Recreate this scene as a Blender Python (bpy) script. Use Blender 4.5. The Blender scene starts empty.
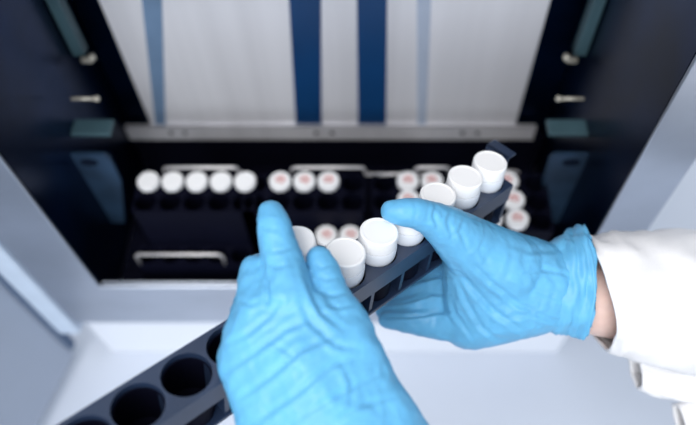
import bpy, bmesh, math, random
import numpy as np
from mathutils import Vector, Matrix, noise
random.seed(4)
S = bpy.context.scene
COL = S.collection

# ------------------------------------------------------------------ camera, world, lights, exposure
FPX, CX, CY = 677.0, 369.0, 212.5
TH = math.radians(57.7)
CAMZ = 1.64
FW = Vector((0, math.cos(TH), -math.sin(TH)))
UP = Vector((0, math.sin(TH), math.cos(TH)))
RT = Vector((1, 0, 0))
cam = bpy.data.cameras.new('camera')
camo = bpy.data.objects.new('camera', cam)
COL.objects.link(camo)
camo.location = (0, 0, CAMZ)
camo.rotation_euler = (math.pi / 2 - TH, 0, 0)
cam.sensor_width = 36.0
cam.lens = FPX / 696.0 * 36.0
cam.shift_x = -(CX - 348.0) / 696.0
cam.clip_start = 0.02
cam.dof.use_dof = True
cam.dof.focus_distance = 0.352
cam.dof.aperture_fstop = 4.2
S.camera = camo

W = bpy.data.worlds.new('world'); S.world = W; W.use_nodes = True
bg = W.node_tree.nodes['Background']
bg.inputs[0].default_value = (0.80, 0.88, 1.0, 1)
bg.inputs[1].default_value = 0.50

def area(name, loc, target, size, power, color):
    l = bpy.data.lights.new(name, 'AREA'); l.shape = 'RECTANGLE'
    l.size, l.size_y = size; l.energy = power; l.color = color
    o = bpy.data.objects.new(name, l); COL.objects.link(o); o.location = loc
    o.rotation_euler = (Vector(target) - Vector(loc)).to_track_quat('-Z', 'Y').to_euler()
area('ceiling_light', (-0.35, -0.5, 3.0), (0, 0.2, 1.0), (1.3, 1.3), 37, (1.0, 0.98, 0.96))
area('front_fill_light', (-0.1, -1.9, 2.25), (0, 0.4, 1.2), (2.0, 1.4), 38, (0.9, 0.95, 1.0))  # added fill from behind the camera to brighten the chamber, not a window

S.view_settings.view_transform = 'Standard'
S.view_settings.look = 'None'
S.view_settings.exposure = -0.10
S.view_settings.gamma = 1.0

# ------------------------------------------------------------------ helpers
def P(px, py, d):
    """photo direction at depth d -> a point of the room"""
    return Vector((0, 0, CAMZ)) + (FW + RT * ((px - CX) / FPX) + UP * ((CY - py) / FPX)) * d
def Z(z): return CAMZ + z            # heights are noted below the eye

def mat(name, color, rough=0.5, metal=0.0, spec=0.5, bump=0.0, scale=40.0, stretch=(1, 1, 1), vary=0.0, sss=0.0, coat=0.0, trans=0.0, detail=4.0, bdist=0.002):
    m = bpy.data.materials.new(name); m.use_nodes = True
    nt = m.node_tree; b = nt.nodes['Principled BSDF']
    b.inputs['Base Color'].default_value = (*color, 1)
    b.inputs['Roughness'].default_value = rough
    b.inputs['Metallic'].default_value = metal
    b.inputs['Specular IOR Level'].default_value = spec
    b.inputs['Coat Weight'].default_value = coat
    if sss:
        b.inputs['Subsurface Weight'].default_value = sss
        b.inputs['Subsurface Radius'].default_value = (0.4, 0.7, 1.0) if 'glove' in name else (1, .6, .4)
        b.inputs['Subsurface Scale'].default_value = 0.004
    tc = nt.nodes.new('ShaderNodeTexCoord'); mp = nt.nodes.new('ShaderNodeMapping')
    mp.inputs['Scale'].default_value = stretch
    nz = nt.nodes.new('ShaderNodeTexNoise'); nz.inputs['Scale'].default_value = scale
    nz.inputs['Detail'].default_value = detail
    nt.links.new(tc.outputs['Object'], mp.inputs[0]); nt.links.new(mp.outputs[0], nz.inputs['Vector'])
    if bump:
        bp = nt.nodes.new('ShaderNodeBump'); bp.inputs['Strength'].default_value = bump
        bp.inputs['Distance'].default_value = bdist
        nt.links.new(nz.outputs['Fac'], bp.inputs['Height']); nt.links.new(bp.outputs[0], b.inputs['Normal'])
    r = nt.nodes.new('ShaderNodeValToRGB')
    r.color_ramp.elements[0].position = 0.3; r.color_ramp.elements[1].position = 0.7
    r.color_ramp.elements[0].color = (*[c * (1 - vary) for c in color], 1)
    r.color_ramp.elements[1].color = (*[min(1, c * (1 + vary)) for c in color], 1)
    nt.links.new(nz.outputs['Fac'], r.inputs[0]); nt.links.new(r.outputs[0], b.inputs['Base Color'])
    return m

M = dict(
    bench=mat('bench_laminate', (0.60, 0.645, 0.73), 0.35, vary=0.02, scale=6),
    base=mat('enamel_white', (0.78, 0.81, 0.87), 0.35, vary=0.02, scale=6),
    wall=mat('wall_paint', (0.72, 0.76, 0.80), 0.8, vary=0.02, scale=3),
    floor=mat('floor_vinyl', (0.40, 0.43, 0.47), 0.5, vary=0.08, scale=20),
    steel=mat('brushed_steel', (0.40, 0.44, 0.51), 0.28, 0.8, vary=0.12, scale=9, stretch=(1, 1, 1.5), bump=0.02),
    panel=mat('satin_steel', (0.90, 0.89, 0.93), 0.5, 0.25, vary=0.08, scale=9, stretch=(3.5, 1, .1)),
    band=mat('blue_band', (0.004, 0.052, 0.17), 0.45, vary=0.15, scale=12),
    bandp=mat('grey_blue_band', (0.17, 0.27, 0.42), 0.5, vary=0.1),
    bandq=mat('pale_blue_band', (0.50, 0.57, 0.70), 0.5, vary=0.05),
    navy=mat('navy_enamel', (0.0025, 0.016, 0.060), 0.30, 0.85, vary=0.6, scale=9),
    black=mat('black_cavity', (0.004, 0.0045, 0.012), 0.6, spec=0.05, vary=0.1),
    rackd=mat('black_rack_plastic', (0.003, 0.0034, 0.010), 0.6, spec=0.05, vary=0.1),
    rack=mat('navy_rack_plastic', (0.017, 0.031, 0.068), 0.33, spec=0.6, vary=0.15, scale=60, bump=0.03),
    green=mat('green_grey_rail', (0.05, 0.10, 0.12), 0.4, vary=0.1),
    brass=mat('pale_metal', (0.55, 0.52, 0.44), 0.35, 0.4, vary=0.05),
    plate=mat('blue_grey_plate', (0.022, 0.050, 0.095), 0.45, 0.3, vary=0.4, scale=25),
    wire=mat('wire_steel', (0.60, 0.58, 0.58), 0.35, 0.6, vary=0.05),
    hole=mat('hole_dark', (0.004, 0.008, 0.02), 0.6, spec=0.1),
    door=mat('door_grey', (0.36, 0.41, 0.50), 0.45, vary=0.05, scale=5),
    flange=mat('gasket_pale', (0.55, 0.64, 0.76), 0.5, vary=0.04),
    gasket=mat('gasket_dark', (0.08, 0.13, 0.22), 0.6),
    cap=mat('white_cap', (0.92, 0.92, 0.925), 0.42, vary=0.01, sss=0.0),
    body=mat('vial_plastic', (0.74, 0.77, 0.82), 0.30, vary=0.02),
    mark=mat('red_print', (0.62, 0.22, 0.20), 0.6, vary=0.25, scale=300),
    glove=mat('blue_nitrile_glove', (0.125, 0.42, 0.69), 0.42, spec=0.4, vary=0.07, scale=85, stretch=(1, 1, 1), bump=0.6, bdist=0.0009, detail=3, sss=0.12),
    skin=mat('skin', (0.70, 0.50, 0.44), 0.5, sss=0.2, vary=0.05, bump=0.1, scale=200),
    coat=mat('white_cotton', (0.80, 0.79, 0.80), 0.85, spec=0.2, vary=0.015, scale=900, bump=0.15, bdist=0.0004),
)

def link(name, me, m, parent=None, smooth=False):
    o = bpy.data.objects.new(name, me); COL.objects.link(o)
    if m is not None: me.materials.append(m)
    if smooth:
        for p in me.polygons: p.use_smooth = True
    if parent: o.parent = parent
    return o
def build(name, bm, m, parent=None, smooth=False, bevel=0.0, angle=None):
    bmesh.ops.recalc_face_normals(bm, faces=bm.faces)
    me = bpy.data.meshes.new(name); bm.to_mesh(me); bm.free()
    o = link(name, me, m, parent, smooth)
    if bevel:
        b = o.modifiers.new('bevel', 'BEVEL'); b.width = bevel; b.segments = 2; b.limit_method = 'ANGLE'
    if angle is not None:
        try: me.set_sharp_from_angle(angle=angle)
        except Exception: pass
    return o
def box(bm, x0, x1, y0, y1, z0, z1):
    vs = [bm.verts.new((x, y, z)) for x in (x0, x1) for y in (y0, y1) for z in (z0, z1)]
    for f in ((0, 1, 3, 2), (4, 6, 7, 5), (0, 4, 5, 1), (2, 3, 7, 6), (0, 2, 6, 4), (1, 5, 7, 3)):
        bm.faces.new([vs[i] for i in f])
def boxes(*bs):
    bm = bmesh.new()
    for b in bs: box(bm, *b)
    return bm
def lathe(prof, n=32, bm=None, off=(0, 0, 0)):
    bm = bm or bmesh.new(); rings = []
    for r, z in prof:
        if r < 1e-6: rings.append([bm.verts.new((off[0], off[1], z + off[2]))])
        else: rings.append([bm.verts.new((off[0] + r * math.cos(2 * math.pi * k / n), off[1] + r * math.sin(2 * math.pi * k / n), z + off[2])) for k in range(n)])
    for a, b in zip(rings, rings[1:]):
        for k in range(n):
            k2 = (k + 1) % n
            if len(a) == 1: bm.faces.new((a[0], b[k], b[k2]))
            elif len(b) == 1: bm.faces.new((a[k], a[k2], b[0]))
            else: bm.faces.new((a[k], a[k2], b[k2], b[k]))
    return bm
def tube(pts, r, n=10, bm=None):
    bm = bm or bmesh.new(); pts = [Vector(p) for p in pts]; rings = []
    for i, p in enumerate(pts):
        t = (pts[min(i + 1, len(pts) - 1)] - pts[max(i - 1, 0)]).normalized()
        a = t.orthogonal().normalized() if i == 0 else (a - t * a.dot(t)).normalized()
        b = t.cross(a)
        rings.append([bm.verts.new(p + (a * math.cos(2 * math.pi * k / n) + b * math.sin(2 * math.pi * k / n)) * r) for k in range(n)])
    for A, B in zip(rings, rings[1:]):
        for k in range(n): bm.faces.new((A[k], A[(k + 1) % n], B[(k + 1) % n], B[k]))
    bm.faces.new(rings[0][::-1]); bm.faces.new(rings[-1])
    return bm
def empty(name, loc=(0, 0, 0), label=None, cat=None, group=None):
    o = bpy.data.objects.new(name, None); COL.objects.link(o); o.location = loc
    o.empty_display_size = 0.02
    tag(o, label, cat, group); return o
def tag(o, label=None, cat=None, group=None, kind=None):
    if label: o['label'] = label
    if cat: o['category'] = cat
    if group: o['group'] = group
    if kind: o['kind'] = kind
    return o
def bail(x0, x1, y, ztop, zbot, r=0.0014, lean=0.0):
    c = 0.004
    return tube([(x0, y + lean, zbot), (x0, y, ztop - c), (x0 + c * .3, y, ztop - c * .3), (x0 + c, y, ztop), (x1 - c, y, ztop), (x1 - c * .3, y, ztop - c * .3), (x1, y, ztop - c), (x1, y + lean, zbot)], r)

# ------------------------------------------------------------------ the room
BZ = Z(-0.74)
tag(build('floor', boxes((-2, 2, -2, 1.2, -0.05, 0)), M['floor']), kind='structure')
tag(build('wall_back', boxes((-2, 2, 1.2, 1.3, 0, 2.9)), M['wall']), kind='structure')

bench = empty('lab_bench', (0, 0.3, 0), 'white laminate lab bench under the steel oven', 'bench')
def inb(*b): return (b[0], b[1], b[2] - .3, b[3] - .3, b[4], b[5])
build('bench_top', boxes(inb(-1.3, 1.3, -0.16, 1.1, BZ - 0.035, BZ)), M['bench'], bench, bevel=0.003)
for sx in (-1.22, 1.16):
    for sy in (-0.12, 1.0):
        build('leg', boxes(inb(sx, sx + .06, sy, sy + .06, 0, BZ - 0.035)), M['base'], bench)

# ------------------------------------------------------------------ the oven
OX0, OX1, FY = -0.298, 0.219, 0.272          # outer width, front plane
IX0, IX1 = -0.246, 0.181
oven = empty('laboratory_oven', (0, 0.42, BZ), 'open stainless steel laboratory oven with dark chamber and wide front frame', 'oven')
def ob(name, bm, m, parent=oven, **k):
    bmesh.ops.translate(bm, verts=bm.verts, vec=(0, -0.42, -BZ)) if parent is oven else None
    return build(name, bm, m, parent, **k)
TOP = Z(-0.10)
# frame
def frame_bm():
    bm = bmesh.new()
    outer = [(OX0, Z(-.64)), (OX1, Z(-.64)), (OX1, TOP), (OX0, TOP)]
    inner = [(IX0, Z(-.558)), (IX1, Z(-.558)), (IX1, Z(-.16)), (IX0, Z(-.16))]
    L = []
    for y in (FY, FY + .003):
        L.append([bm.verts.new((x, y, z)) for x, z in outer]); L.append([bm.verts.new((x, y, z)) for x, z in inner])
    for k in range(4):
        j = (k + 1) % 4
        bm.faces.new((L[0][k], L[0][j], L[1][j], L[1][k])); bm.faces.new((L[2][k], L[3][k], L[3][j], L[2][j]))
        bm.faces.new((L[0][k], L[2][k], L[2][j], L[0][j])); bm.faces.new((L[1][k], L[1][j], L[3][j], L[3][k]))
    return bm
ob('front_frame', frame_bm(), M['steel'], bevel=0.0012)
ob('outer_shell', boxes((OX0 + .002, OX0 + .010, FY + .017, .62, Z(-.64), TOP), (OX1 - .010, OX1 - .002, FY + .017, .62, Z(-.64), TOP),
                        (OX0 + .002, OX1 - .002, .61, .62, Z(-.64), TOP), (OX0 + .002, OX1 - .002, FY + .017, .62, TOP - .008, TOP),
                        (OX0 + .002, OX1 - .002, FY + .017, .62, Z(-.64), Z(-.632))), M['base'])
ob('base_panel', boxes((OX0 + .004, OX1 - .004, FY + .006, .60, BZ, Z(-.641))), M['base'], bevel=0.002)
# chamber liner: sides, roof, floor, lower back
ob('chamber_side', boxes((IX0 - .006, IX0, FY + .0035, .47, Z(-.60), Z(-.155))), M['navy'])
ob('chamber_side', boxes((IX1, IX1 + .006, FY + .0035, .47, Z(-.60), Z(-.155))), M['navy'])
ob('chamber_roof', boxes((IX0 + .001, IX1 - .001, FY + .0035, .47, Z(-.160), Z(-.154))), M['navy'])
ob('chamber_floor', boxes((IX0 + .001, IX1 - .001, FY + .0035, .47, Z(-.606), Z(-.60))), M['black'])
ob('chamber_back', boxes((IX0 + .001, IX1 - .001, .446, .454, Z(-.60), Z(-.161))), M['navy'])
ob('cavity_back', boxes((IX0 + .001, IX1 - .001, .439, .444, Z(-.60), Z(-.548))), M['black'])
ob('sill_lip', boxes((IX0+.002, IX1-.002, FY + .0035, FY + .006, Z(-.570), Z(-.5565))), M['steel'], bevel=.0008)
# back panel and thin tapered blue bands set on its face
PX0, PX1 = -0.223, 0.150
def gx(px, d=0.68): return (px - CX) / FPX * d
bp = ob('back_panel', boxes((PX0*.985, PX1*.985, .439, .445, Z(-.546), Z(-.17))), M['panel'], bevel=.001)
for t0_, t1_, b0_, b1_, mk in ((289, 321, 296, 321, 'band'), (357, 387, 358, 386, 'band'), (142, 162, 155, 164, 'bandp'), (417, 431, 418, 426, 'bandq')):
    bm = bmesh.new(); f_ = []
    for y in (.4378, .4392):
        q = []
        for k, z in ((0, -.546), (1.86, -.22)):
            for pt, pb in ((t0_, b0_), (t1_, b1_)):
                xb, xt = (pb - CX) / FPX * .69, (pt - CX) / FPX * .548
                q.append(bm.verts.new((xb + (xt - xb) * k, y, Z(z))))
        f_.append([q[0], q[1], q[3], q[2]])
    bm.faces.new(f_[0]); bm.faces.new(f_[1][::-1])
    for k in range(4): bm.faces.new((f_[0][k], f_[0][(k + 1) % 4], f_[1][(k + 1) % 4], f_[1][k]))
    ob('panel_band', bm, M[mk])
rail = ob('cross_rail', boxes((-.245, .168, .4335, .437, Z(-.547), Z(-.5275)), (-.245, .168, .4335, .4385, Z(-.529), Z(-.5275))), M['steel'], bevel=.001)
rail.data.materials[0] = M['panel']
for px in (170, 184, 316, 332, 463, 478):
    bm = lathe([(0, .0), (.0021, .0), (.0021, .0012), (0, .0012)], 16)
    bmesh.ops.rotate(bm, verts=bm.verts, matrix=Matrix.Rotation(math.pi / 2, 3, 'X'))
    bmesh.ops.translate(bm, verts=bm.verts, vec=(gx(px), .4338, Z(-.535)))
    ob('rail_hole', bm, M['hole'])
# side furniture
def mir(s, a, b):     # s=-1: from the left wall inward, s=+1: from the right wall
    return (IX0 + a, IX0 + b) if s < 0 else (IX1 - b, IX1 - a)
for s in (-1, 1):
    x0, x1 = mir(s, 0.001, .011)
    ob('wall_channel', boxes((x0, x1, .409, .42, Z(-.405), Z(-.165))), M['green'], bevel=.001)
    def xr(t): return IX0 + t if s < 0 else IX1 - t
    ob('hook', tube([(xr(.010), .404, Z(-.404)), (xr(.017), .404, Z(-.404)), (xr(.019), .404, Z(-.402)), (xr(.019), .404, Z(-.399))], .0030), M['brass'], smooth=True)
    ob('shelf_pin', tube([(xr(0.012), .36, Z(-.402)), (xr(.030), .36, Z(-.402))], .0014), M['brass'], smooth=True)
    bm = bmesh.new(); bmesh.ops.create_icosphere(bm, subdivisions=2, radius=.0026); bmesh.ops.translate(bm, verts=bm.verts, vec=(xr(.032), .36, Z(-.402)))
    ob('shelf_pin_head', bm, M['brass'], smooth=True)
    ob('shelf_ledge', boxes((*mir(s, 0, .033), .352, .368, Z(-.440), Z(-.436))), M['green'], bevel=.001)
    # tapered bracket with an oval hole
    bm = bmesh.new()
    prof = [(0, -.446), (.028, -.446), (.031, -.452), (.030, -.485), (.012, -.553), (0, -.553)]
    hole = [(.012 + .0075 * math.cos(t), -.456 + .0045 * math.sin(t)) for t in [2 * math.pi * k / 18 for k in range(18)]]
    front = [bm.verts.new((xr(a), .338, Z(b))) for a, b in prof]; back = [bm.verts.new((xr(a), .341, Z(b))) for a, b in prof]
    bm.faces.new(front); bm.faces.new(back[::-1])
    for k in range(6): bm.faces.new((front[k], front[(k + 1) % 6], back[(k + 1) % 6], back[k]))
    br = ob('side_bracket', bm, M['plate'])
    bm = bmesh.new(); a = [bm.verts.new((xr(u), .3372, Z(v))) for u, v in hole]; b = [bm.verts.new((xr(u), .3381, Z(v))) for u, v in hole]
    bm.faces.new(a); bm.faces.new(b)
    for k in range(18): bm.faces.new((a[k], a[(k + 1) % 18], b[(k + 1) % 18], b[k]))
    ob('bracket_hole', bm, M['hole'])
# hinge flange and open door
ob('hinge_flange', boxes((-.3205, OX0 - .0005, FY - .004, FY + .02, Z(-.66), TOP)), M['flange'], bevel=.002)
ob('gasket_strip', boxes((-.3235, -.3206, FY - .006, FY + .004, Z(-.70), TOP)), M['gasket'])
dv = Vector((-.021, -.08, 0)).normalized(); dn = Vector((-dv.y * -1, dv.x * -1, 0)); dn = Vector((dv.y, -dv.x, 0))
bm = bmesh.new(); box(bm, 0, .43, 0, .022, 0, .61)
mtx = Matrix.Translation((-.3245, .268, Z(-.716))) @ Matrix(((dv.x, dn.x, 0, 0), (dv.y, dn.y, 0, 0), (0, 0, 1, 0), (0, 0, 0, 1)))
bmesh.ops.transform(bm, matrix=mtx, verts=bm.verts)
ob('door', bm, M['door'], bevel=.003)

# ------------------------------------------------------------------ vials
CAPP = [(0, .0463), (.0083, .0463), (.0086, .0466), (.0094, .0466), (.0100, .0461), (.0101, .0454), (.0101, .0385), (.0098, .0379), (.0, .0379)]
BODP = [(0, .008), (.0082, .008), (.0090, .0095), (.0090, .028), (.0104, .0305), (.0106, .0325), (.0106, .0365), (.0102, .0378), (0, .0378)]
CAPF = [(0, .0463), (.0083, .0463), (.0086, .0466), (.0094, .0466), (.0100, .0461), (.0101, .0454), (.0101, .0420), (.0, .0420)]
BODF = [(0, .022), (.0080, .022), (.0088, .0235), (.0088, .0419), (0, .0419)]
def make_vial(loc, label, group, printed=False, flat=True):
    v = empty('sample_vial', loc, label, 'vial', group)
    build('vial_body', lathe(BODF if flat else BODP, 40), M['body'], v, smooth=True, angle=.42)
    # ribbed screw cap
    n = 72; bm = bmesh.new(); rings = []
    for (r, z) in (CAPF if flat else CAPP):
        if r == 0: rings.append([bm.verts.new((0, 0, z))]); continue
        rings.append([bm.verts.new(((r - (.00010 if k % 2 and r > .0095 else 0)) * math.cos(2 * math.pi * k / n), (r - (.00010 if k % 2 and r > .0095 else 0)) * math.sin(2 * math.pi * k / n), z)) for k in range(n)])
    for a, b in zip(rings, rings[1:]):
        for k in range(n):
            j = (k + 1) % n
            if len(a) == 1: bm.faces.new((a[0], b[k], b[j]))
            elif len(b) == 1: bm.faces.new((a[k], a[j], b[0]))
            else: bm.faces.new((a[k], a[j], b[j], b[k]))
    cp = build('screw_cap', bm, M['cap'], v, smooth=True, angle=.42)
    if printed:
        bm = bmesh.new()
        for (x, y, w, h) in ((-.0052, .001, .0104, .0018), (-.0044, -.0022, .0088, .0018), (-.0032, .0040, .0064, .0014)):
            box(bm, x, x + w, y, y + h, .04630, .04642)
        build('printed_mark', bm, M['mark'], cp)
    return v
def dup(o, parent=None):
    c = o.copy(); COL.objects.link(c); c.parent = parent
    for ch in [x for x in bpy.data.objects if x.parent == o]: dup(ch, c)
    return c

# ------------------------------------------------------------------ racks standing in the chamber
def cell(bm, cx, cy, hx, hy, r, z, depth, n=24):
    ring = []; sq = []; low = []
    for k in range(n):
        t = 2 * math.pi * k / n + math.pi / n; c, s = math.cos(t), math.sin(t)
        ring.append(bm.verts.new((cx + r * c, cy + r * s, z)))
        m = max(abs(c), abs(s)); sq.append(bm.verts.new((cx + hx * c / m, cy + hy * s / m, z)))
        low.append(bm.verts.new((cx + r * c, cy + r * s, z - depth)))
    # corners of the square
    for k in range(n):
        j = (k + 1) % n
        bm.faces.new((ring[k], sq[k], sq[j], ring[j])); bm.faces.new((ring[k], ring[j], low[j], low[k]))
        a, b = sq[k].co, sq[j].co
        if abs(abs(a.x - cx) - abs(b.x - cx)) > 1e-6 and abs(abs(a.y - cy) - abs(b.y - cy)) > 1e-6:
            cn = bm.verts.new((cx + math.copysign(hx, a.x - cx), cy + math.copysign(hy, a.y - cy), z)); bm.faces.new((sq[k], cn, sq[j]))
    bm.faces.new(low)
PIT, ROW = 0.0211, 0.0195
def chamber_rack(x0, nx, y0, ny, deck, hb, label, handle):
    """x0,y0: first socket centre"""
    fl = Z(-.60); t = empty('vial_rack', (x0 + (nx - 1) * PIT / 2, y0 + (ny - 1) * ROW / 2, fl), label, 'rack', 'vial racks in the oven')
    o = Vector(t.location); bm = bmesh.new()
    for i in range(nx):
        for j in range(ny): cell(bm, x0 + i * PIT, y0 + j * ROW, PIT / 2, ROW / 2, min(.0096, ROW / 2 - .0002), deck, .026)
    X0, X1, Y0, Y1 = x0 - PIT / 2, x0 + (nx - .5) * PIT, y0 - ROW / 2, y0 + (ny - .5) * ROW
    bmesh.ops.translate(bm, verts=bm.verts, vec=-o); bmesh.ops.remove_doubles(bm, verts=bm.verts, dist=1e-5)
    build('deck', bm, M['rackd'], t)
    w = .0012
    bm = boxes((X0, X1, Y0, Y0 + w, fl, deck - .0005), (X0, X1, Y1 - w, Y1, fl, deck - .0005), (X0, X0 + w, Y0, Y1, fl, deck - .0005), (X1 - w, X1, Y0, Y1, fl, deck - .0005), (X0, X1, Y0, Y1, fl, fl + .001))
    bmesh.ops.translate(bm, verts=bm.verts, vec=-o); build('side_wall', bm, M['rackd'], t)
    if handle is None: return t
    hx0, hx1, hy, hz = handle
    bm = bail(hx0, hx1, hy, hz, deck - .004); bmesh.ops.translate(bm, verts=bm.verts, vec=-o)
    build('wire_handle', bm, M['wire'], t, smooth=True)
    return t
DK = Z(-.488)
C0 = gx(148, .59)
RY = [.339, .3195, .300]
LOWZ = Z(-.5165)
chamber_rack(C0, 5, RY[1], 2, DK, 0, 'black rack at the left with a row of five white vials', (gx(163, .594), gx(238, .594), .3505, Z(-.4805)))
BX = gx(280, .59)
chamber_rack(BX - PIT, 5, RY[1], 2, DK, 0, 'black rack in the middle with three red printed vials in its back row', (gx(291, .594), gx(365, .594), .3505, Z(-.4805)))
CX2 = gx(408, .59)
chamber_rack(CX2 - PIT * .98, 3, RY[1], 2, DK, 0, 'black rack behind the held tube rack', (gx(415, .594), gx(450, .594), .3505, Z(-.4805)))
DX = gx(487, .59)
chamber_rack(DX, 3, RY[2], 3, DK, 0, 'black rack at the right end with loose printed vials', (DX - .004, DX + .03, .3505, Z(-.486)))
ROW = .0187
LX = gx(140, .6)
chamber_rack(LX, 5, .3007, 1, Z(-.548), 0, 'low empty black rack at the front left corner', (gx(134, .604), gx(221, .604), .2926, Z(-.533)))
MX = gx(325, .578)
chamber_rack(MX - PIT, 5, .3007, 1, LOWZ, 0, 'low black rack at the front holding two red printed vials', None)
bmr = tube([(gx(365, .594), .349, Z(-.489)), (gx(432, .594), .349, Z(-.489))], .0017)
tag(build('steel_rod', bmr, M['wire'], smooth=True), 'thin steel rod lying between two racks in the oven', 'rod')

vb = Vector((0, 0, DK + .0048 - .0466))
proto = None
def put(x, y, label, group, printed):
    global proto
    v = make_vial((x, y, vb.z), label, group, printed)
    return v
ROWLAB = ['leftmost white vial in the left rack', 'second white vial from the left in the left rack', 'middle white vial of the five in the left rack',
          'fourth white vial from the left in the left rack', 'rightmost white vial in the left rack']
plain = None
for k in range(5):
    if plain is None: plain = put(C0, RY[0], '', 'plain white vials in the oven', False); v = plain
    else: v = dup(plain); v.location = (C0 + k * PIT, RY[0], vb.z)
    v['label'] = ROWLAB[k]; v.scale = (.94, .94, 1)
printed = None
spots = [(BX, RY[0], 'red printed vial at the left end of the middle rack row'),
         (BX + PIT, RY[0], 'red printed vial in the centre of the middle rack row'),
         (BX + 2 * PIT, RY[0], 'red printed vial at the right end of the middle rack row'),
         (MX, .3007, 'red printed vial just above the left thumb'),
         (MX + PIT, .3007, 'red printed vial behind the two nearest held caps'),
         (CX2, RY[0], 'pale vial in the back row near the rod end'),
         (CX2, RY[1], 'red printed vial just above the right thumb'),
         (CX2 + PIT, RY[0], 'pale vial behind the held cap by the wire handle'),
         (DX + PIT - .003, RY[0], 'farthest of the printed vials right of the held rack'),
         (DX + PIT, RY[1], 'printed vial between two others right of the held rack'),
         (DX + PIT + .001, RY[2], 'nearest full printed vial right of the held rack'),
         (DX, RY[2], 'vial half hidden by the held rack end')]
for x, y, lab in spots:
    if printed is None: printed = put(x, y, lab, 'red printed vials in the oven', True); v = printed
    else: v = dup(printed); v.location = (x, y, vb.z + (LOWZ - DK if y == .3007 else 0)); v['label'] = lab
    v.rotation_euler = (0, 0, random.uniform(-.6, .6)); v.scale = (.94, .94, 1)

# ------------------------------------------------------------------ the held rack
A = P(485, 181, .410); E = P(138, 406, .280)
U = (E - A).normalized(); PITCH = (E - A).length / 10
ncam = (.100, .707, -.700)
N = (RT * ncam[0] + UP * ncam[1] + FW * ncam[2]); N = (N - U * N.dot(U)).normalized()
Wv = N.cross(U)
RM = Matrix(((U.x, Wv.x, N.x, A.x), (U.y, Wv.y, N.y, A.y), (U.z, Wv.z, N.z, A.z), (0, 0, 0, 1)))
held = empty('tube_rack', (0, 0, 0), 'long navy tube rack held in both gloved hands', 'rack'); held.matrix_world = RM
NS, HW, HT = 13, .0119, .030
bm = bmesh.new()
for i in range(NS): cell(bm, i * PITCH, 0, PITCH / 2, HW, .0110, 0, .0035, 40)
bmesh.ops.remove_doubles(bm, verts=bm.verts, dist=1e-5)
# open sockets: drop the floor discs
bmesh.ops.delete(bm, geom=[f for f in bm.faces if len(f.verts) > 10], context='FACES')
X0, X1 = -PITCH / 2, (NS - .5) * PITCH
build('deck', bm, M['rack'], held)
build('deck_rim', boxes((X0, X1, -HW - .0012, -HW, -.0040, .0), (X0, X1, HW, HW + .0012, -.0040, .0)), M['rack'], held)
for i in range(NS):
    bm = lathe([(.0101, -.0035), (.0109, -.0035), (.0109, -HT + .0015), (0, -HT + .0015)], 32)
    bmesh.ops.translate(bm, verts=bm.verts, vec=(i * PITCH, 0, 0)); build('socket', bm, M['rackd'], held, smooth=True, angle=.42)
for i in range(NS + 1):
    x = X0 + i * PITCH
    build('rib', boxes((x - .0012, x + .0012, -HW, HW, -HT, -.0038)), M['rack'], held)
build('bottom_tray', boxes((X0, X1, -HW - .001, HW + .001, -HT - .0025, -HT)), M['rack'], held, bevel=.0005)
build('long_side', boxes((X0, X1, -HW - .001, -HW + .0005, -HT, -.004)), M['rack'], held)
build('long_side', boxes((X0, X1, HW - .0005, HW + .001, -.013, -.004)), M['rack'], held)
build('end_tab', boxes((X0 - .0025, X0 - .0005, -HW - .001, .004, -HT, .0145), (X0 - .009, X0 - .0005, -HW - .001, .004, .0128, .0145)), M['rack'], held, bevel=.0006)
HL = ['farthest white capped vial at the rack end tab', 'second white vial from the rack end tab', 'white vial standing just above the right thumb knuckle',
      'white vial pressed under the right thumb tip', 'white vial just left of the right thumb tip', 'nearest standing white vial beside the left thumb']
capped = None
for k in range(6):
    if capped is None: capped = make_vial((0, 0, 0), '', '', False, False); v = capped
    else: v = dup(capped)
    v['label'] = HL[k]; v['group'] = 'white capped vials in the held rack'
    v.matrix_world = RM @ Matrix.Translation((k * PITCH + random.uniform(-.0003, .0003), 0, -.0305 + .0004 * (k % 2))) @ Matrix.Rotation(math.radians(1), 4, 'Y') @ Matrix.Rotation(random.uniform(0, 6), 4, 'Z')
v = dup(capped); v['label'] = 'tilted white vial pinched between left index finger and thumb'
if 'group' in v: del v['group']
b0, t0 = P(306, 288, .345), P(294, 241, .318)
ax = (t0 - b0).normalized(); q = ax.to_track_quat('Z', 'Y')
v.matrix_world = Matrix.Translation(t0 - ax * .0466) @ q.to_matrix().to_4x4()

# ------------------------------------------------------------------ the person: gloves, wrist, coat
person = empty('person', (0.3, -0.1, 0.95), 'person in white coat and blue gloves, both hands holding the tube rack', 'person')
PI_ = Matrix.Translation(-Vector(person.location))
def sph(p, r, n1=10, n2=14):
    o = []
    for i in range(n1 + 1):
        a = math.pi * i / n1
        for k in range(n2 if 0 < i < n1 else 1):
            b = 2 * math.pi * k / n2
            o.append(Vector((p[0] + r * math.sin(a) * math.cos(b), p[1] + r * math.sin(a) * math.sin(b), p[2] + r * math.cos(a))))
    return o
def hull(bm, balls):
    """balls: (px,py,depth,radius in photo pixels)"""
    t = bmesh.new()
    for (px, py, d, r) in balls:
        for c in sph(P(px, py, d), r * d / FPX): t.verts.new(c)
    bmesh.ops.convex_hull(t, input=t.verts)
    bmesh.ops.delete(t, geom=[v for v in t.verts if not v.link_faces], context='VERTS')
    me = bpy.data.meshes.new('t'); t.to_mesh(me); t.free(); bm.from_mesh(me); bpy.data.meshes.remove(me)
def chain(bm, balls):
    for a, b in zip(balls, balls[1:]): hull(bm, [a, b])
def seglines(lines):
    return [(np.array(pts, float), w, a) for pts, w, a in lines]
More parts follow.
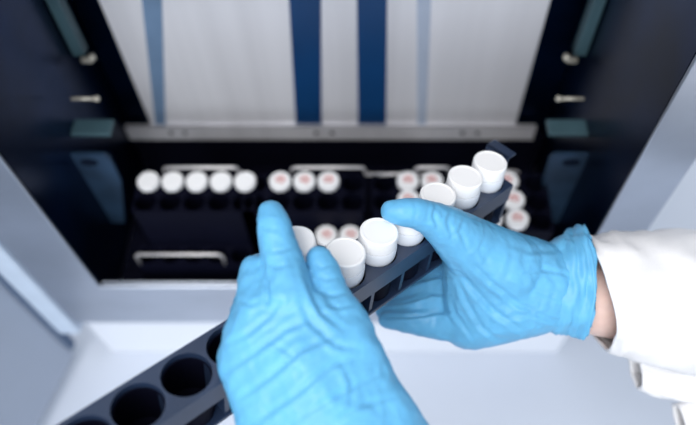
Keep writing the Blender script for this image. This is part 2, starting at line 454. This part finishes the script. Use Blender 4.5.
def skin_of(name, bm, m, voxel, smooth, creases, cloth, parent):
    me = bpy.data.meshes.new(name); bm.to_mesh(me); bm.free()
    o = bpy.data.objects.new(name, me); COL.objects.link(o)
    r = o.modifiers.new('r', 'REMESH'); r.mode = 'VOXEL'; r.voxel_size = voxel
    s = o.modifiers.new('s', 'SMOOTH'); s.factor = .5; s.iterations = smooth
    dg = bpy.context.evaluated_depsgraph_get(); dg.update()
    me2 = bpy.data.meshes.new_from_object(o.evaluated_get(dg))
    COL.objects.unlink(o); bpy.data.objects.remove(o)
    nv = len(me2.vertices)
    co = np.empty(nv * 3); me2.vertices.foreach_get('co', co); co = co.reshape(-1, 3)
    no = np.empty(nv * 3); me2.vertices.foreach_get('normal', no); no = no.reshape(-1, 3)
    rel = co - np.array([0, 0, CAMZ]); f, u, rr = map(np.array, (FW, UP, RT))
    d = rel @ f; px = CX + FPX * (rel @ rr) / d; py = CY - FPX * (rel @ u) / d
    facing = np.clip(-(no @ f) * 1.6, 0, 1)
    disp = np.zeros(nv)
    for pts, w, a in creases:
        pts = np.array(pts, float); best = np.full(nv, 1e9); sg = np.zeros(nv); fade = np.zeros(nv)
        L = np.r_[0, np.cumsum(np.linalg.norm(np.diff(pts, axis=0), axis=1))]
        for k in range(len(pts) - 1):
            A_, B_ = pts[k], pts[k + 1]; e = B_ - A_; l2 = e @ e
            t = np.clip(((px - A_[0]) * e[0] + (py - A_[1]) * e[1]) / l2, 0, 1)
            dx = px - A_[0] - t * e[0]; dy = py - A_[1] - t * e[1]; dd = np.hypot(dx, dy)
            m_ = dd < best; best[m_] = dd[m_]
            sg[m_] = np.sign(e[0] * dy - e[1] * dx)[m_]
            s_ = (L[k] + t * math.sqrt(l2)) / L[-1]; fade[m_] = np.sin(np.pi * np.clip(s_, .02, .98))[m_] ** .6
        x = best * sg / w
        disp += a * .7 * fade * (-np.exp(-x * x) + .75 * np.exp(-(x - 1.7) ** 2) + .3 * np.exp(-(x + 1.8) ** 2))
    disp *= facing
    if cloth:
        amp, sc = cloth
        for i in range(nv):
            c = Vector(co[i]) * sc
            n = noise.noise(c + Vector((3, 1, 7)) + noise.noise_vector(c * .6) * .9)
            n2 = noise.noise(c * 2.3 + Vector((9, 4, 2)) + noise.noise_vector(c) * .8)
            disp[i] += amp * ((1 - abs(n) * 3.2) * .6 + (1 - abs(n2) * 3) * .28)
    co2 = co + no * disp[:, None]
    me2.vertices.foreach_set('co', (co2 - np.array(person.location)).ravel())
    me2.update(); me2.materials.clear()
    return link(name, me2, m, parent, True)

# left glove
bm = bmesh.new()
chain(bm, [(271, 214, .306, 14), (274, 226, .303, 17), (279, 248, .300, 20), (284, 270, .297, 22.5), (288, 300, .292, 28)])          # index
chain(bm, [(319, 259, .308, 13.5), (324, 272, .306, 16.5), (330, 292, .302, 18), (340, 315, .297, 24), (350, 340, .292, 28)])        # thumb
chain(bm, [(262, 318, .292, 27), (254, 271, .304, 15.5), (262, 266, .325, 13), (272, 280, .342, 12)])                                # middle
chain(bm, [(250, 335, .292, 27), (250, 300, .306, 15.5), (252, 292, .328, 13), (262, 300, .345, 11)])                                # ring
chain(bm, [(244, 360, .292, 26), (240, 330, .306, 14), (241, 318, .326, 12), (250, 322, .338, 10)])                                  # little
hull(bm, [(266, 312, .293, 27), (305, 318, .292, 29), (252, 338, .292, 29), (246, 362, .292, 29), (345, 340, .292, 26), (300, 360, .288, 38), (355, 352, .29, 26)])
hull(bm, [(246, 358, .292, 29), (300, 360, .288, 40), (352, 348, .29, 28), (265, 400, .288, 33), (372, 392, .290, 30), (320, 400, .284, 42)])
hull(bm, [(265, 400, .288, 33), (372, 392, .290, 30), (320, 400, .284, 42), (288, 460, .286, 44), (400, 450, .288, 38)])
hull(bm, [(288, 460, .286, 44), (400, 450, .288, 38), (325, 505, .288, 40), (405, 500, .288, 38)])
LC = [  # creases: polyline, width px, depth m
    ([(226, 372), (255, 352), (285, 330), (312, 318)], 3.2, .0013),
    ([(236, 400), (268, 378), (300, 350), (335, 336)], 3.6, .0015),
    ([(252, 425), (290, 398), (330, 366), (358, 356)], 3.6, .0013),
    ([(224, 345), (248, 334), (270, 316), (282, 298)], 3.0, .0011),
    ([(290, 424), (325, 402), (365, 380), (384, 372)], 3.2, .0012),
    ([(330, 424), (360, 406), (396, 396)], 3.0, .0010),
    ([(304, 268), (310, 288), (322, 312), (344, 330)], 3.4, .0018),
    ([(262, 248), (272, 252), (286, 250), (300, 244)], 2.2, .0006),
    ([(264, 262), (276, 267), (290, 265)], 2.2, .0007),
    ([(259, 225), (268, 230), (282, 228)], 1.8, .0004),
    ([(262, 254), (263, 275), (268, 292), (266, 310)], 2.6, .0017),
    ([(310, 262), (322, 268), (334, 264)], 1.8, .0006),
    ([(312, 274), (326, 280), (340, 277)], 2.0, .0008),
    ([(318, 290), (332, 296), (348, 292)], 2.2, .0009),
    ([(324, 304), (340, 308), (356, 304)], 2.2, .0009),
    ([(300, 300), (310, 322), (335, 345), (366, 350)], 3.2, .0011),
    ([(238, 300), (250, 305), (262, 300)], 2.4, .0008),
    ([(270, 340), (292, 356), (300, 380)], 3.0, .0008),
    ([(340, 360), (352, 384), (350, 410)], 3.0, .0008),
    ([(262, 300), (284, 306), (300, 298)], 2.4, .0006),
]
gl = skin_of('nitrile_glove', bm, M['glove'], .00115, 7, LC, (.0005, 95), person)
gl['label'] = 'blue glove on the left hand'

# right glove
bm = bmesh.new()
chain(bm, [(391, 211, .349, 11), (402, 212, .349, 14), (414, 213, .351, 15.5), (430, 218, .357, 17), (448, 229, .366, 23), (474, 250, .382, 32), (505, 268, .392, 38)])   # thumb
chain(bm, [(468, 272, .408, 16), (440, 266, .424, 12.5), (415, 272, .432, 11), (398, 276, .434, 9.5)])
chain(bm, [(470, 288, .410, 16), (438, 285, .421, 12), (408, 293, .428, 10.5), (390, 297, .430, 9)])
chain(bm, [(470, 304, .410, 17), (436, 303, .416, 12), (404, 309, .422, 10.5), (384, 311, .425, 9)])
chain(bm, [(474, 322, .408, 24), (440, 325, .411, 15), (408, 322, .414, 11.5), (386, 320, .417, 8)])
hull(bm, [(462, 262, .400, 20), (474, 250, .384, 30), (505, 268, .394, 38), (470, 320, .412, 26), (510, 300, .405, 36), (480, 300, .402, 30)])
hull(bm, [(500, 262, .394, 34), (470, 322, .410, 28), (508, 304, .403, 37), (538, 282, .406, 42), (540, 293, .408, 40)])
RC = [
    ([(452, 262), (470, 285), (495, 312), (530, 336)], 3.0, .0017),
    ([(456, 272), (466, 300), (482, 328), (500, 342)], 2.6, .0015),
    ([(462, 252), (490, 282), (520, 305), (556, 322)], 2.8, .0012),
    ([(448, 290), (456, 315), (474, 340)], 2.4, .0011),
    ([(436, 204), (434, 216), (440, 234)], 2.2, .0011),
    ([(452, 208), (448, 222), (454, 244)], 2.4, .0010),
    ([(466, 214), (460, 232), (470, 256)], 2.4, .0009),
    ([(414, 199), (416, 212), (413, 226)], 1.7, .0004),
    ([(488, 226), (480, 248), (490, 268)], 2.8, .0005),
    ([(508, 234), (512, 256), (505, 282)], 3.0, .0005),
    ([(528, 244), (522, 262), (535, 282), (530, 305)], 3.0, .0006),
    ([(548, 242), (542, 265), (556, 285), (548, 312)], 3.0, .0006),
    ([(566, 240), (560, 262), (570, 285), (565, 315)], 3.0, .0006),
    ([(500, 240), (530, 252), (560, 250), (580, 244)], 2.8, .0006),
    ([(510, 296), (535, 290), (560, 300), (582, 296)], 2.8, .0006),
    ([(500, 320), (530, 314), (558, 322), (580, 316)], 2.4, .0008),
    ([(520, 275), (545, 270), (575, 276)], 2.2, .0009),
    ([(384, 304), (410, 301), (432, 294), (450, 295)], 1.8, .0022),
    ([(384, 317), (410, 317), (436, 313), (454, 312)], 1.8, .0022),
    ([(402, 287), (420, 281), (440, 276), (452, 278)], 1.8, .0022),
]
gr = skin_of('nitrile_glove', bm, M['glove'], .00115, 5, RC, (.0004, 105), person)
gr['label'] = 'blue glove on the right hand'

# lofts for the cuff, the wrist and the sleeve: sections (top px,py)-(bottom px,py), depth, half thickness
def loft(name, secs, m, parent, n=56, wob=0.0, wobf=3, seed=0, thick=.0008, depthoff=0.0, edge=0.0, sub=6):
    rnd = random.Random(seed); ph = [rnd.uniform(0, 6.28) for _ in range(8)]
    bm = bmesh.new(); rings = []
    dense = []
    for a, b in zip(secs, secs[1:]):
        for s in range(sub): t = s / sub; dense.append([a[k] * (1 - t) + b[k] * t for k in range(6)])
    dense.append(list(secs[-1]))
    for i, (x0, y0, x1, y1, d, ht) in enumerate(dense):
        a, b = P(x0, y0, d), P(x1, y1, d); c = (a + b) / 2; h = (a - b) / 2
        v = (FW - h.normalized() * FW.dot(h.normalized())).normalized() * ht; ring = []
        ax_ = h.cross(v).normalized()
        for k in range(n):
            t = 2 * math.pi * k / n
            q = noise.noise(Vector((math.cos(t) * wobf, math.sin(t) * wobf, i * .28 + seed * 7.1))) * wob
            q *= min(1, i / 5) if name == 'glove_cuff' else 1
            q += (min(1, i / 5) if name == 'glove_cuff' else 1) * wob * .5 * noise.noise(Vector((math.cos(t) * wobf * 2.6 + i * .4, math.sin(t) * wobf * 2.6, i * .5 + seed)))
            p = c + h * math.cos(t) * (1 + q) + v * math.sin(t) * (1 + q)
            if edge and i == (0 if edge > 0 else len(dense) - 1): p = p + ax_ * abs(edge) * noise.noise(Vector((math.cos(t) * 3, math.sin(t) * 3, seed)))
            ring.append(bm.verts.new(p - Vector(person.location)))
        rings.append(ring)
    for A_, B_ in zip(rings, rings[1:]):
        for k in range(n): bm.faces.new((A_[k], A_[(k + 1) % n], B_[(k + 1) % n], B_[k]))
    o = build(name, bm, m, parent, smooth=True)
    s = o.modifiers.new('solid', 'SOLIDIFY'); s.thickness = thick; s.offset = 0
    return o
cf = loft('glove_cuff', [(544, 245, 548, 331, .4070, .0225), (558, 238, 560, 333, .408, .0245), (568, 232, 570, 335, .409, .026), (577, 226, 578, 337, .410, .0275), (583, 226, 580, 338, .410, .027)],
          M['glove'], gr, wob=.10, wobf=2.6, seed=2, edge=-.004)
# skin: forearms as one body
bm = bmesh.new()
chain(bm, [(550, 287, .412, 30), (598, 296, .417, 40), (660, 300, .424, 46), (760, 310, .436, 54)])
chain(bm, [(345, 470, .288, 40), (370, 540, .288, 50), (400, 640, .288, 64)])
body = skin_of('body', bm, M['skin'], .003, 4, [], None, person)
loft('coat_sleeve', [(580, 237, 604, 347, .413, .034), (590, 235, 618, 355, .414, .037), (622, 233, 650, 364, .418, .040), (665, 231, 688, 372, .424, .043), (720, 228, 735, 384, .432, .046), (800, 224, 800, 398, .444, .050), (1000, 205, 1000, 420, .470, .056)],
     M['coat'], person, wob=.085, wobf=2.0, seed=5, thick=.0016)
loft('coat_hem', [(633, 352, 638, 388, .445, .010), (655, 354, 660, 396, .447, .014), (690, 356, 694, 402, .450, .018), (740, 360, 745, 420, .455, .022), (1000, 350, 1000, 450, .475, .034)],
     M['coat'], person, wob=.16, wobf=2.2, seed=8, thick=.0016)
loft('coat_hem', [(676, 404, 684, 440, .452, .008), (700, 396, 712, 446, .454, .014), (750, 396, 760, 460, .458, .02), (1000, 400, 1000, 500, .475, .034)],
     M['coat'], person, wob=.14, wobf=2.2, seed=11, thick=.0016)
loft('coat_sleeve', [(256, 474, 462, 464, .288, .040), (268, 530, 486, 520, .288, .044), (290, 700, 560, 690, .29, .056)], M['coat'], person, wob=.05, wobf=1.8, seed=9, thick=.0016)
